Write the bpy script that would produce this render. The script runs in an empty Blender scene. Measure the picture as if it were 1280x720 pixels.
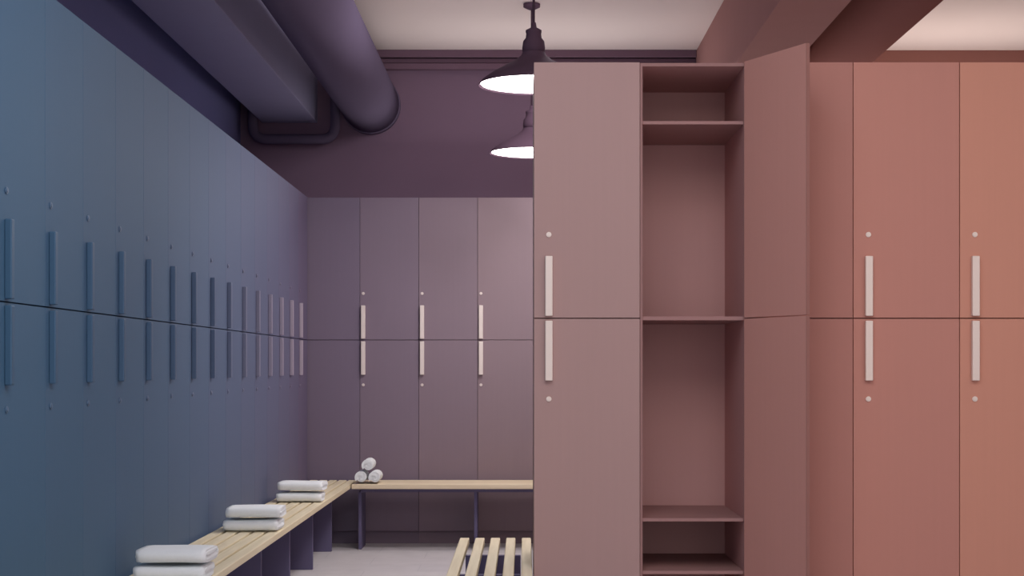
import bpy, bmesh, math, random
from mathutils import Vector, Matrix
random.seed(4)
SC = bpy.context.scene
COL = SC.collection
SC.view_settings.view_transform = 'Standard'
SC.view_settings.look = 'None'
PI = math.pi
CH = 1.15            # camera height
SEAM = CH + .177
TOP = CH + 1.104
CEIL = CH + 2.17

def lin(r, g, b, k=1.0):
    f = lambda c: (c/255/12.92 if c/255 <= .04045 else ((c/255+.055)/1.055)**2.4)*k
    return (f(r), f(g), f(b), 1.0)

# ------------------------------------------------------------ materials
def base_mat(name, rough=.5, metal=0.0):
    m = bpy.data.materials.new(name); m.use_nodes = True
    nt = m.node_tree; b = nt.nodes['Principled BSDF']
    b.inputs['Roughness'].default_value = rough
    b.inputs['Metallic'].default_value = metal
    b.inputs['Specular IOR Level'].default_value = .3
    return m, nt, b

def simple(name, col, rough=.5, metal=0.0, noise=0.0, scale=(8, 8, 8), spec=.3):
    m, nt, b = base_mat(name, rough, metal)
    b.inputs['Specular IOR Level'].default_value = spec
    if noise == 0:
        noise = .03
    tc = nt.nodes.new('ShaderNodeTexCoord'); mp = nt.nodes.new('ShaderNodeMapping')
    mp.inputs['Scale'].default_value = scale
    nz = nt.nodes.new('ShaderNodeTexNoise'); nz.inputs['Scale'].default_value = 1.0; nz.inputs['Detail'].default_value = 4
    mx = nt.nodes.new('ShaderNodeMix'); mx.data_type = 'RGBA'
    nt.links.new(tc.outputs['Object'], mp.inputs['Vector']); nt.links.new(mp.outputs['Vector'], nz.inputs['Vector'])
    nt.links.new(nz.outputs['Fac'], mx.inputs[0])
    mx.inputs[6].default_value = tuple(c*(1-noise) for c in col[:3]) + (1,)
    mx.inputs[7].default_value = tuple(min(1, c*(1+noise)) for c in col[:3]) + (1,)
    nt.links.new(mx.outputs[2], b.inputs['Base Color'])
    return m

def paint_mat(name, rough=.45, grain=.06, metal=0.0):
    """finish whose colour is the object's own colour, with a faint vertical grain"""
    m, nt, b = base_mat(name, rough, metal)
    oi = nt.nodes.new('ShaderNodeObjectInfo')
    tc = nt.nodes.new('ShaderNodeTexCoord'); mp = nt.nodes.new('ShaderNodeMapping')
    mp.inputs['Scale'].default_value = (60, 60, 1.2)
    nz = nt.nodes.new('ShaderNodeTexNoise'); nz.inputs['Scale'].default_value = 1.0; nz.inputs['Detail'].default_value = 5
    mr = nt.nodes.new('ShaderNodeMapRange')
    mr.inputs['To Min'].default_value = 1-grain; mr.inputs['To Max'].default_value = 1+grain
    vm = nt.nodes.new('ShaderNodeVectorMath'); vm.operation = 'SCALE'
    nt.links.new(tc.outputs['Object'], mp.inputs['Vector']); nt.links.new(mp.outputs['Vector'], nz.inputs['Vector'])
    nt.links.new(nz.outputs['Fac'], mr.inputs['Value'])
    nt.links.new(oi.outputs['Color'], vm.inputs[0]); nt.links.new(mr.outputs['Result'], vm.inputs['Scale'])
    nt.links.new(vm.outputs['Vector'], b.inputs['Base Color'])
    return m

def wood_mat(name, c1, c2, axis):
    m, nt, b = base_mat(name, .5)
    tc = nt.nodes.new('ShaderNodeTexCoord'); mp = nt.nodes.new('ShaderNodeMapping')
    s = [45, 45, 45]; s[axis] = 2.0
    mp.inputs['Scale'].default_value = s
    nz = nt.nodes.new('ShaderNodeTexNoise'); nz.inputs['Scale'].default_value = 1; nz.inputs['Detail'].default_value = 6
    cr = nt.nodes.new('ShaderNodeValToRGB')
    cr.color_ramp.elements[0].color = c1; cr.color_ramp.elements[1].color = c2
    cr.color_ramp.elements[0].position = .3; cr.color_ramp.elements[1].position = .7
    nt.links.new(tc.outputs['Object'], mp.inputs['Vector']); nt.links.new(mp.outputs['Vector'], nz.inputs['Vector'])
    nt.links.new(nz.outputs['Fac'], cr.inputs['Fac']); nt.links.new(cr.outputs['Color'], b.inputs['Base Color'])
    return m

def floor_mat():
    m, nt, b = base_mat('floor_tiles', .5)
    tc = nt.nodes.new('ShaderNodeTexCoord')
    br = nt.nodes.new('ShaderNodeTexBrick'); br.offset = .5
    br.inputs['Scale'].default_value = 1.0
    br.inputs['Brick Width'].default_value = .6; br.inputs['Row Height'].default_value = .3
    br.inputs['Mortar Size'].default_value = .003
    br.inputs['Color1'].default_value = lin(210, 206, 210); br.inputs['Color2'].default_value = lin(204, 200, 205)
    br.inputs['Mortar'].default_value = lin(196, 192, 198)
    nz = nt.nodes.new('ShaderNodeTexNoise'); nz.inputs['Scale'].default_value = 9; nz.inputs['Detail'].default_value = 6
    mr = nt.nodes.new('ShaderNodeMapRange'); mr.inputs['To Min'].default_value = .88; mr.inputs['To Max'].default_value = 1.1
    vm = nt.nodes.new('ShaderNodeVectorMath'); vm.operation = 'SCALE'
    nt.links.new(tc.outputs['Object'], br.inputs['Vector']); nt.links.new(tc.outputs['Object'], nz.inputs['Vector'])
    nt.links.new(nz.outputs['Fac'], mr.inputs['Value'])
    nt.links.new(br.outputs['Color'], vm.inputs[0]); nt.links.new(mr.outputs['Result'], vm.inputs['Scale'])
    nt.links.new(vm.outputs['Vector'], b.inputs['Base Color'])
    return m

def glow_mat(name, col, s):
    m, nt, b = base_mat(name)
    b.inputs['Base Color'].default_value = col
    b.inputs['Emission Color'].default_value = col
    b.inputs['Emission Strength'].default_value = s
    return m

M_paint = paint_mat('locker_laminate', .65, .025)
M_inner = paint_mat('locker_inner_laminate', .7, .02)
M_handle = paint_mat('satin_handle_metal', .45, .02, .05)
M_floor = floor_mat()
M_ceil = simple('ceiling_paint', lin(240, 228, 224), .9, 0, .02, (2, 2, 2), .1)
M_wall = simple('mauve_wall_paint', lin(130, 108, 128), .9, 0, .04, (3, 3, 3), .1)
M_wall_l = simple('blue_wall_paint', lin(124, 128, 178), .9, 0, .04, (3, 3, 3), .1)  # wall, beam and duct tints hold the left-to-right colour wash
M_wall_r = simple('terracotta_wall_paint', lin(180, 132, 118), .9, 0, .04, (3, 3, 3), .1)
M_beam_l = simple('blue_mauve_beam_paint', lin(150, 148, 178), .95, 0, .03, (8, 8, 8), .05)
M_beam_r = simple('rose_beam_paint', lin(178, 136, 132), .95, 0, .03, (8, 8, 8), .05)
M_trim = simple('dark_trim_paint', lin(120, 96, 112), .9, 0, 0, (8, 8, 8), .05)
M_trim_r = simple('brown_trim_paint', lin(158, 112, 104), .9, 0, 0, (8, 8, 8), .05)
M_duct_l = simple('slate_purple_duct_paint', lin(102, 92, 114), 1, 0, .03, (8, 8, 8), .0)
M_duct_r = simple('brown_duct_paint', lin(142, 98, 94), 1, 0, .03, (8, 8, 8), .0)
M_shade = simple('dark_lamp_enamel', lin(96, 76, 92), .9, 0, 0, (8, 8, 8), .05)
M_glow = glow_mat('lamp_glow', (1, .95, .9, 1), 26)
M_cord = simple('cord_black', lin(84, 64, 78), .8)
M_woodY = wood_mat('pale_slat_wood_long', lin(222, 208, 176), lin(240, 228, 198), 1)
M_woodX = wood_mat('pale_slat_wood_cross', lin(222, 204, 174), lin(238, 222, 194), 0)
M_leg = simple('dark_bench_metal', lin(102, 96, 128), .8)
M_towel = simple('white_terry', lin(236, 241, 244), .95, 0, .04, (160, 160, 160))

# ------------------------------------------------------------ mesh helpers
class MB:
    def __init__(self): self.bm = bmesh.new()
    def box(self, x0, x1, y0, y1, z0, z1):
        v = [self.bm.verts.new(p) for p in ((x0,y0,z0),(x1,y0,z0),(x1,y1,z0),(x0,y1,z0),(x0,y0,z1),(x1,y0,z1),(x1,y1,z1),(x0,y1,z1))]
        for f in ((3,2,1,0),(4,5,6,7),(0,1,5,4),(1,2,6,5),(2,3,7,6),(3,0,4,7)):
            self.bm.faces.new([v[i] for i in f])
        return self
    def lathe(self, prof, n=48, cx=0, cy=0):
        rings = []
        for r, z in prof:
            ring = []
            for i in range(n):
                a = 2*PI*i/n
                p = (cx+r*math.cos(a), cy+r*math.sin(a), z)
                ring.append(self.bm.verts.new(p))
            rings.append(ring)
        for a, b in zip(rings, rings[1:]):
            for i in range(n):
                j = (i+1) % n
                f = self.bm.faces.new((a[i], a[j], b[j], b[i])); f.smooth = True
        return rings
    def cap(self, ring): self.bm.faces.new(ring)
    def tube(self, pts, r, n=16, caps=True):
        pts = [Vector(p) for p in pts]; rings = []
        prev = None
        for i, p in enumerate(pts):
            if i == 0: t = pts[1]-p
            elif i == len(pts)-1: t = p-pts[i-1]
            else: t = (pts[i+1]-p).normalized()+(p-pts[i-1]).normalized()
            t.normalize()
            if prev is None:
                up = Vector((0, 0, 1)) if abs(t.z) < .9 else Vector((1, 0, 0))
                u = t.cross(up).normalized()
            else:
                u = (prev - t*prev.dot(t)).normalized()
            prev = u; w = t.cross(u)
            rings.append([self.bm.verts.new(p + u*r*math.cos(2*PI*k/n) + w*r*math.sin(2*PI*k/n)) for k in range(n)])
        for a, b in zip(rings, rings[1:]):
            for k in range(n):
                j = (k+1) % n
                f = self.bm.faces.new((a[k], a[j], b[j], b[k])); f.smooth = True
        if caps:
            self.bm.faces.new(rings[0]); self.bm.faces.new(rings[-1])
        return self
    def build(self, name, mat, parent=None, bevel=0, color=None, seg=2):
        bmesh.ops.recalc_face_normals(self.bm, faces=self.bm.faces[:])
        me = bpy.data.meshes.new(name); self.bm.to_mesh(me); self.bm.free()
        me.materials.append(mat)
        o = bpy.data.objects.new(name, me); COL.objects.link(o)
        if parent: o.parent = parent
        if bevel:
            md = o.modifiers.new('bevel', 'BEVEL'); md.width = bevel; md.segments = seg; md.limit_method = 'ANGLE'
        if color: o.color = color
        return o

def round_path(pts, rad, n=6):
    pts = [Vector(p) for p in pts]; out = [pts[0]]
    for a, b, c in zip(pts, pts[1:], pts[2:]):
        ra = min(rad, (a-b).length*.48); rc = min(rad, (c-b).length*.48)
        p = b+(a-b).normalized()*ra; q = b+(c-b).normalized()*rc
        for i in range(n+1):
            t = i/n
            out.append(p*(1-t)**2+b*2*t*(1-t)+q*t*t)
    out.append(pts[-1]); return out

def thing(name, label, cat, loc=(0,0,0), rz=0, group=None):
    o = bpy.data.objects.new(name, None); COL.objects.link(o)
    o.empty_display_size = .1
    o.location = loc; o.rotation_euler = (0, 0, rz)
    o['label'] = label; o['category'] = cat
    if group: o['group'] = group
    return o
def tag(o, label, cat, group=None):
    o['label'] = label; o['category'] = cat
    if group: o['group'] = group
    return o
def struct(o): o['kind'] = 'structure'; return o
def dup(root, loc, rz, label):
    r = root.copy(); COL.objects.link(r); r.location = loc; r.rotation_euler = (0, 0, rz); r['label'] = label
    for ch in list(root.children):
        c = ch.copy(); COL.objects.link(c); c.parent = r
        for g in list(ch.children):
            d = g.copy(); COL.objects.link(d); d.parent = c
    return r
PALE = lin(234, 224, 218)
def paint(root, col, hcol=PALE, lcol=None, cf=.8):
    for ch in root.children:
        n = ch.name.split('.')[0]
        if n == 'door':
            ch.color = col
            for g in ch.children:
                g.color = (lcol or hcol) if g.name.startswith('lock') else hcol
        elif n == 'carcass': ch.color = tuple(min(1, c*cf) for c in col[:3]) + (1,)

# ------------------------------------------------------------ room shell
XL, XR, YB, YF = -1.95, 4.6, 10.62, -.6
struct(MB().box(XL-.1, XR+.1, YF, YB+.1, -.1, 0).build('floor', M_floor))
struct(MB().box(XL-.1, XR+.1, YF, YB+.1, CEIL, CEIL+.1).build('ceiling', M_ceil))
struct(MB().box(XL-.1, XR+.1, YB, YB+.1, 0, CEIL).build('wall_back', M_wall))
struct(MB().box(XL-.1, XL, YF, YB, 0, CEIL).build('wall_left', M_wall_l))
struct(MB().box(XR, XR+.1, YF, YB, 0, CEIL).build('wall_right', M_wall_r))
# ceiling beams
struct(MB().box(-1.80, -1.42, YF, YB, CH+1.68, CEIL).build('trim_1', M_beam_l, bevel=.004))
struct(MB().box(1.18, 1.51, YF, YB, CH+1.69, CEIL).build('trim_2', M_beam_r, bevel=.004))
# stepped dark cornice along the top of the rear wall
b = MB(); b.box(-1.42, 1.18, YB-.07, YB, CEIL-.05, CEIL); b.box(-1.42, 1.18, YB-.04, YB, CEIL-.085, CEIL-.055)
b.box(-1.42, 1.18, YB-.06, YB, CEIL-.13, CEIL-.09)
struct(b.build('trim_3', M_trim, bevel=.004))
struct(MB().box(1.51, XR, YB-.05, YB, CEIL-.14, CEIL).build('trim_4', M_trim_r, bevel=.004))

# ------------------------------------------------------------ ducts and pipe
def duct(x, z, r, mat, label):
    t = thing('ventilation_duct', label, 'duct', (x, YB, z))
    b = MB(); b.tube([(0, YF-YB+.6, 0), (0, -.002, 0)], r, 48); b.build('duct_pipe', mat, t)
    b = MB(); b.tube([(0, -.06, 0), (0, -.003, 0)], r+.008, 48); b.build('wall_collar', mat, t, bevel=.003)
    return t
duct(-1.05, CH+1.80, .195, M_duct_l, 'slate purple round ventilation duct beside the ceiling beam above the blue lockers')
duct(1.92, CH+1.945, .20, M_duct_r, 'brown round ventilation duct under the ceiling right of the rose beam')
def PX(px, py, Y): return Vector(((px-655)*Y/1930, Y, CH+(459-py)*Y/1930))
Yp = 10.5
pts = [PX(419, 62, Yp), PX(419, 174, Yp), PX(316, 174, Yp), PX(316, 130, Yp), PX(316, 130, Yp)]
pts[0].z = CEIL-.0005; pts[-1].y = YB-.0005
o = MB().tube(round_path(pts, .1, 8), .034, 18).build('pipe', M_duct_l)
tag(o, 'thin bent violet pipe looping under the end of the left ceiling beam', 'pipe')

# ------------------------------------------------------------ lockers
PL = .08
def handle_mb(x, up, y=0.0, s=-1):
    b = MB()
    z0, z1 = (SEAM+.008, SEAM+.225) if up else (SEAM-.226, SEAM-.009)
    ya, yb_ = sorted((y+s*.0002, y+s*.02))
    b.box(x-.0135, x+.0135, ya, yb_, z0, z1)
    return b
def lock_mb(x, up, y=0.0, s=-1):
    b = MB(); z = SEAM+.303 if up else SEAM-.292
    b.tube([(x, y, z), (x, y+s*.004, z)], .0095, 20)
    b.tube([(x, y+s*.004, z), (x, y+s*.006, z)], .006, 16)
    return b
def locker(name, w, depth, label, group, loc, rz, hx=.055, gap=.0013):
    t = thing(name, label, 'locker', loc, rz, group)
    b = MB(); b.box(.0005, w-.0005, .0215, depth, PL, TOP-.002); b.box(.0005, w-.0005, .03, depth, 0, PL)
    b.build('carcass', M_inner, t)
    for up in (True, False):
        z0, z1 = (SEAM+.002, TOP) if up else (PL+.004, SEAM-.002)
        d = MB().box(gap, w-gap, 0, .02, z0, z1).build('door', M_paint, t, bevel=.001)
        handle_mb(hx, up).build('handle', M_handle, d, bevel=.003)
        lock_mb(hx, up).build('lock', M_handle, d)
    return t
ORD = ['first','second','third','fourth','fifth','sixth','seventh','eighth','ninth','tenth','eleventh','twelfth','thirteenth','fourteenth','fifteenth','sixteenth']
def mix(a, b, t): return tuple(x+(y-x)*t for x, y in zip(a, b))

# left row, k = 0 in the far corner
PW = .392
proto = None
for k in range(16):
    y = 9.628 - PW*k
    lab = ('%s blue locker from the far corner in the left wall row' % ORD[k])
    if k == 0: lab = 'violet blue locker at the far corner end of the left wall row'
    if k == 15: lab = 'slate blue locker nearest the viewer at the left picture edge'
    loc = (-1.406, y, 0)
    if proto is None:
        proto = locker('locker_cabinet', PW, .52, lab, 'blue lockers along the left wall', loc, PI/2, .05, .0012); o = proto
    else: o = dup(proto, loc, PI/2, lab)
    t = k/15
    dc = mix((108, 99, 126), (68, 106, 136), t**.8)  # blue colour wash put into the doors, stronger toward the viewer
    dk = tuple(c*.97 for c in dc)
    hc = mix((176, 164, 178), dk, min(1, k/7))  # pale handles tinted toward the doors; their side shading is put into colour
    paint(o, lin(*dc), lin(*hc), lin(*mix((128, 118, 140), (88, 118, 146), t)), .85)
# rear row
BW = .383
x0 = -1.451
names = ['mauve grey locker in the far left corner of the rear row',
         'mauve grey rear locker directly behind the rolled towels',
         'mauve grey rear locker second from the island of rose lockers',
         'mauve grey rear locker beside the island edge, under the pendant lamps',
         'rear mauve locker hidden behind the island of rose lockers', 'rear mauve locker second behind the rose island']
proto = None
for i in range(6):
    loc = (x0+BW*i, 10.05, 0)
    if i == 0:
        o = locker('locker_cabinet', BW+.067, .54, names[i], 'mauve lockers along the rear wall', (x0-.067, 10.05, 0), 0, .022)
    elif proto is None:
        proto = locker('locker_cabinet', BW, .54, names[i], 'mauve lockers along the rear wall', loc, 0, .022); o = proto
    else: o = dup(proto, loc, 0, names[i])
    paint(o, lin(*mix((120, 108, 128), (150, 129, 134), i/4)), lin(228, 216, 212), None, .95)  # same colour wash in the rear doors, warmer toward the right
# island row in front
IW, IY, IX = .3855, 5.59, .035
icol = [(174, 143, 139), None, (178, 126, 116), (192, 136, 123), (204, 146, 126), (204, 146, 126)]  # red end of the colour wash put into the locker colours
names = {0: 'rose grey closed locker at the left end of the front row',
         2: 'terracotta locker partly hidden by the open locker doors',
         3: 'terracotta locker second from the right picture edge with two pale handles',
         4: 'orange brown locker at the right picture edge of the front row',
         5: 'orange brown locker beyond the right picture edge'}
proto = None
for i in range(6):
    loc = (IX+IW*i, IY, 0)
    if i == 1:
        continue
    if proto is None:
        proto = locker('locker_cabinet', IW, .55, names[i], 'rose lockers of the front row', loc, 0); o = proto
    else: o = dup(proto, loc, 0, names[i])
    paint(o, lin(*icol[i]), lin(236, 222, 212))
# open locker
t = thing('locker_cabinet', 'open rose locker with empty shelves and both doors swung wide', 'locker', (IX+IW, IY, 0), 0, 'rose lockers of the front row')
w, D = IW, .55
cin = lin(192, 148, 144); csh = lin(160, 122, 119); ced = lin(152, 115, 112)  # shelf and edge tones darkened to offset the light on their fronts
b = MB()
b.box(.0005, .009, .006, D, PL, TOP-.002); b.box(w-.009, w-.0005, .006, D, PL, TOP-.002)
b.box(.009, w-.009, D-.012, D, PL, TOP-.002)
b.box(.009, w-.009, .006, D-.012, TOP-.014, TOP-.002); b.box(.009, w-.009, .006, D-.012, PL, PL+.018)
b.box(.0005, w-.0005, .06, D, 0, PL)
b.build('carcass', M_inner, t, color=cin)
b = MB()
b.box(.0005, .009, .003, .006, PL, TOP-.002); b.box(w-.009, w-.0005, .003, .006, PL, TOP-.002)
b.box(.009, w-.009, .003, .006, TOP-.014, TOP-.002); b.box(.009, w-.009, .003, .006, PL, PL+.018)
b.build('dimmed_front_edge', M_inner, t, color=ced)  # added strips, darkened to take the light off the front edges
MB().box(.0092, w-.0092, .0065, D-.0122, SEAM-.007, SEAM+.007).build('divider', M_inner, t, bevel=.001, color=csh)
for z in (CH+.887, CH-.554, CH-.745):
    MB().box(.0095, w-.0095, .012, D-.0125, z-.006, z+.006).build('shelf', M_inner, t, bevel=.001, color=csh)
ang = math.atan2(-.89, .455)
DW = w-.022
for up in (True, False):
    z0, z1 = (SEAM+.002, TOP) if up else (PL+.004, SEAM-.002)
    d = MB().box(0, DW-.002, 0, .014, z0, z1).build('door', M_paint, t, color=lin(196, 143, 132))
    MB().box(DW-.002, DW, 0, .014, z0, z1).build('dimmed_door_edge', M_inner, d, color=lin(150, 108, 101))  # added strip, darker to mute the light on the free edge
    d.location = (w-.010, -.010, 0); d.rotation_euler = (0, 0, ang)
    handle_mb(DW-.06, up, .014, 1).build('handle', M_handle, d, bevel=.003, color=PALE)
    lock_mb(DW-.06, up, .014, 1).build('lock', M_handle, d, color=PALE)

# ------------------------------------------------------------ benches
BZ = .42
def bench(label, loc, length, slats, sw, gap, along, leg_at, legspan, legw=.03):
    """local: across 0..W, along 0..length; 'along' is the world axis of the slats"""
    t = thing('slatted_bench', label, 'bench', loc)
    W = slats*sw+(slats-1)*gap
    b = MB()
    for i in range(slats):
        a0 = i*(sw+gap)
        if along == 1: b.box(a0, a0+sw, 0, length, BZ-.03, BZ)
        else: b.box(0, length, a0, a0+sw, BZ-.03, BZ)
    b.build('seat', M_woodY if along == 1 else M_woodX, t, bevel=.004)
    b = MB()
    for a in (W*.2, W*.68):
        if along == 1: b.box(a, a+.03, .05, length-.05, BZ-.055, BZ-.0305)
        else: b.box(.05, length-.05, a, a+.03, BZ-.055, BZ-.0305)
    b.build('support_rail', M_leg, t)
    for l in leg_at:
        b = MB()
        if along == 1: b.box(legspan[0], legspan[1], l, l+legw, 0, BZ-.0555)
        else: b.box(l, l+legw, legspan[0], legspan[1], 0, BZ-.0555)
        b.build('leg', M_leg, t, bevel=.002)
    return t
bench('long pale slatted bench running along the blue left lockers', (-1.384, 3.4, 0), 6.59, 5, .05, .0125, 1,
      [.2+.86*k for k in range(8)], (.03, .184))
bench('pale slatted bench against the rear mauve lockers with rolled towels', (-1.075, 9.62, 0), 2.0, 6, .055, .01, 0,
      [.03, .76, 1.5], (.12, .37), .02)
bench('short pale slatted bench beside the end of the front locker row', (-.274, 5.1, 0), 1.51, 5, .040, .026, 1,
      [.12, .74, 1.34], (.03, .26))

# ------------------------------------------------------------ towels
def towel_mesh(r_out, flat, thick, turns, length, axis, seed=0):
    rnd = random.Random(seed)
    b = MB(); pitch = thick*1.06
    n = int(turns*28); inner, outer = [], []
    for i in range(n+1):
        a = 2*PI*turns*i/n
        r = r_out - thick/2 - pitch*(turns - a/(2*PI)); r = max(r, thick*.55)
        c, s = math.cos(a-PI*.4), math.sin(a-PI*.4)
        k = math.tanh(c*4)
        cen = Vector((r*c+flat*k, r*s)); nn = Vector((c, s))
        inner.append(cen-nn*thick/2); outer.append(cen+nn*thick/2)
    loop = outer + inner[::-1]
    secs = []
    L = 14
    wob = [rnd.uniform(-1, 1) for _ in range(8)]
    for j in range(L+1):
        u = j/L; x = (u-.5)*length
        e = min(u, 1-u)*L
        sh = 1 - (.05 if e < .5 else 0)
        w1 = .0008*math.sin(6*u+wob[0]*3)
        ring = []
        for q, p in enumerate(loop):
            dx = .0025*math.sin(q*.35+wob[1]*5) if e < .5 else 0
            y, z = p.x*sh, p.y*sh + w1
            co = (x+dx, y, z+r_out) if axis == 0 else (y, x+dx, z+r_out)
            ring.append(b.bm.verts.new(co))
        secs.append(ring)
    m = len(loop)
    for A, B in zip(secs, secs[1:]):
        for q in range(m):
            f = b.bm.faces.new((A[q], A[(q+1) % m], B[(q+1) % m], B[q])); f.smooth = True
    h = len(outer)
    for S in (secs[0], secs[-1]):
        for q in range(h-1):
            b.bm.faces.new((S[q], S[q+1], S[m-2-q], S[m-1-q]))
    return b
TH = .058
stk = [(-1.205, 5.34, 'nearest stack on the left bench'), (-1.208, 6.93, 'middle stack on the left bench'), (-1.213, 8.42, 'farthest stack on the left bench')]
for si, (x, y, wh) in enumerate(stk):
    for j in range(2):
        o = towel_mesh(TH/2, .08, .0125, 2.1, .24, 0, si*2+j).build('folded_towel', M_towel)
        o.location = (x+(.006 if j else -.004), y+(.004 if j else 0), BZ+.0005+j*(TH+.0005))
        o.rotation_euler = (0, 0, (.03 if j else -.02)*(1 if si % 2 else -1))
        tag(o, '%s folded white towel in the %s' % ('upper' if j else 'lower', wh), 'towel', 'folded white towels on the left bench')
R = .042
cx = -.975
roll = [(cx-R-.001, 0, 'left'), (cx+R+.001, 0, 'right'), (cx, R*math.sqrt(3)+.002, 'top')]
for i, (x, dz, wh) in enumerate(roll):
    o = towel_mesh(R, 0, .0125, 2.8, .2, 1, 20+i).build('rolled_towel', M_towel)
    o.location = (x, 9.735, BZ+.0005+dz)
    lab = {'left': 'rolled white towel at the lower left of the small pile on the rear bench',
           'right': 'rolled white towel at the lower right of the small pile on the rear bench',
           'top': 'rolled white towel on top of the small pile on the rear bench'}[wh]
    tag(o, lab, 'towel', 'rolled white towels on the rear bench')

# ------------------------------------------------------------ pendant lamps
def lamp(x, y, label):
    zr = CH+1.277
    t = thing('pendant_lamp', label, 'lamp', (x, y, zr), 0, 'dark pendant lamps')
    b = MB()
    b.lathe([(.25, 0), (.249, .006), (.235, .022), (.19, .055), (.13, .088), (.085, .112), (.058, .135), (.05, .15)])
    b.lathe([(.25, 0), (.243, .004), (.23, .018), (.185, .05), (.125, .083), (.08, .107), (.048, .14)])
    b.build('lamp_shade', M_shade, t)
    b = MB(); rs = b.lathe([(.244, .0075), (.12, .006), (.01, .005)]); b.cap(rs[-1]); b.build('diffuser', M_glow, t)
    b = MB(); rs = b.lathe([(.05, .148), (.052, .17), (.048, .2), (.036, .215), (.034, .235), (.036, .24), (.036, .25), (.014, .262), (.010, .285)], 32)
    b.cap(rs[0]); b.cap(rs[-1]); b.build('lamp_neck', M_shade, t)
    h = CEIL-zr
    MB().tube([(0, 0, .28), (0, 0, h-.02)], .006, 10).build('cord', M_cord, t)
    b = MB(); rs = b.lathe([(.05, h-.001), (.05, h-.02), (.02, h-.035)], 32); b.cap(rs[0]); b.cap(rs[-1]); b.build('ceiling_cap', M_shade, t)
lamp(.044, 7.0, 'nearer dark pendant lamp with glowing white underside, cord at top of picture')
lamp(.046, 9.22, 'farther and lower looking dark pendant lamp glowing against the rear wall')

# ------------------------------------------------------------ light
W = bpy.data.worlds.new('world'); SC.world = W; W.use_nodes = True
bg = W.node_tree.nodes['Background']; bg.inputs['Color'].default_value = (.98, .95, 1, 1); bg.inputs['Strength'].default_value = 1.2
def area(name, loc, target, size, power, col=(1, 1, 1), sy=None):
    l = bpy.data.lights.new(name, 'AREA'); l.energy = power; l.size = size; l.color = col
    if sy: l.shape = 'RECTANGLE'; l.size_y = sy
    o = bpy.data.objects.new(name, l); COL.objects.link(o); o.location = loc
    o.rotation_euler = (Vector(target)-Vector(loc)).to_track_quat('-Z', 'Y').to_euler()
    return o
area('soft_key_front', (.2, 3.0, CEIL-.08), (.5, 5.0, 0.6), 2.2, 56, (1, .95, .92))  # unseen area light added as soft key, in place of nearer pendants
area('warm_fill_right', (2.3, 3.2, CEIL-.1), (1.6, 5.6, 1.0), 1.2, 30, (1, .85, .78))  # unseen warm fill added to redden the right side
area('fill_aisle', (.5, 8.0, CEIL-.2), (-.9, 8.4, .2), .4, 31, (1, .94, .95), .8)  # unseen fill added to brighten the aisle and rear lockers
area('blue_fill_left', (-.1, 4.0, CEIL-.06), (-1.4, 4.6, .6), .8, 20, (.75, .87, 1), 1.6)  # unseen blue fill added to cool the left side
# hidden fill lights added at rear locker-top height to brighten the ceiling
area('uplight_fill_rear', (.1, 10.25, TOP+.04), (.1, 9.2, CEIL), 1.7, 9.5, (1, .95, .93), .2)
area('uplight_fill_right', (2.7, 10.25, TOP+.04), (2.7, 9.2, CEIL), 1.9, 14, (1, .86, .78), .2)

# ------------------------------------------------------------ camera
cam = bpy.data.cameras.new('camera'); co = bpy.data.objects.new('camera', cam); COL.objects.link(co)
co.location = (0, 0, CH); co.rotation_euler = (PI/2, 0, 0)
cam.sensor_width = 36; cam.lens = 1930/1280*36
cam.shift_x = -15/1280; cam.shift_y = 99/1280
cam.clip_start = .05
SC.camera = co
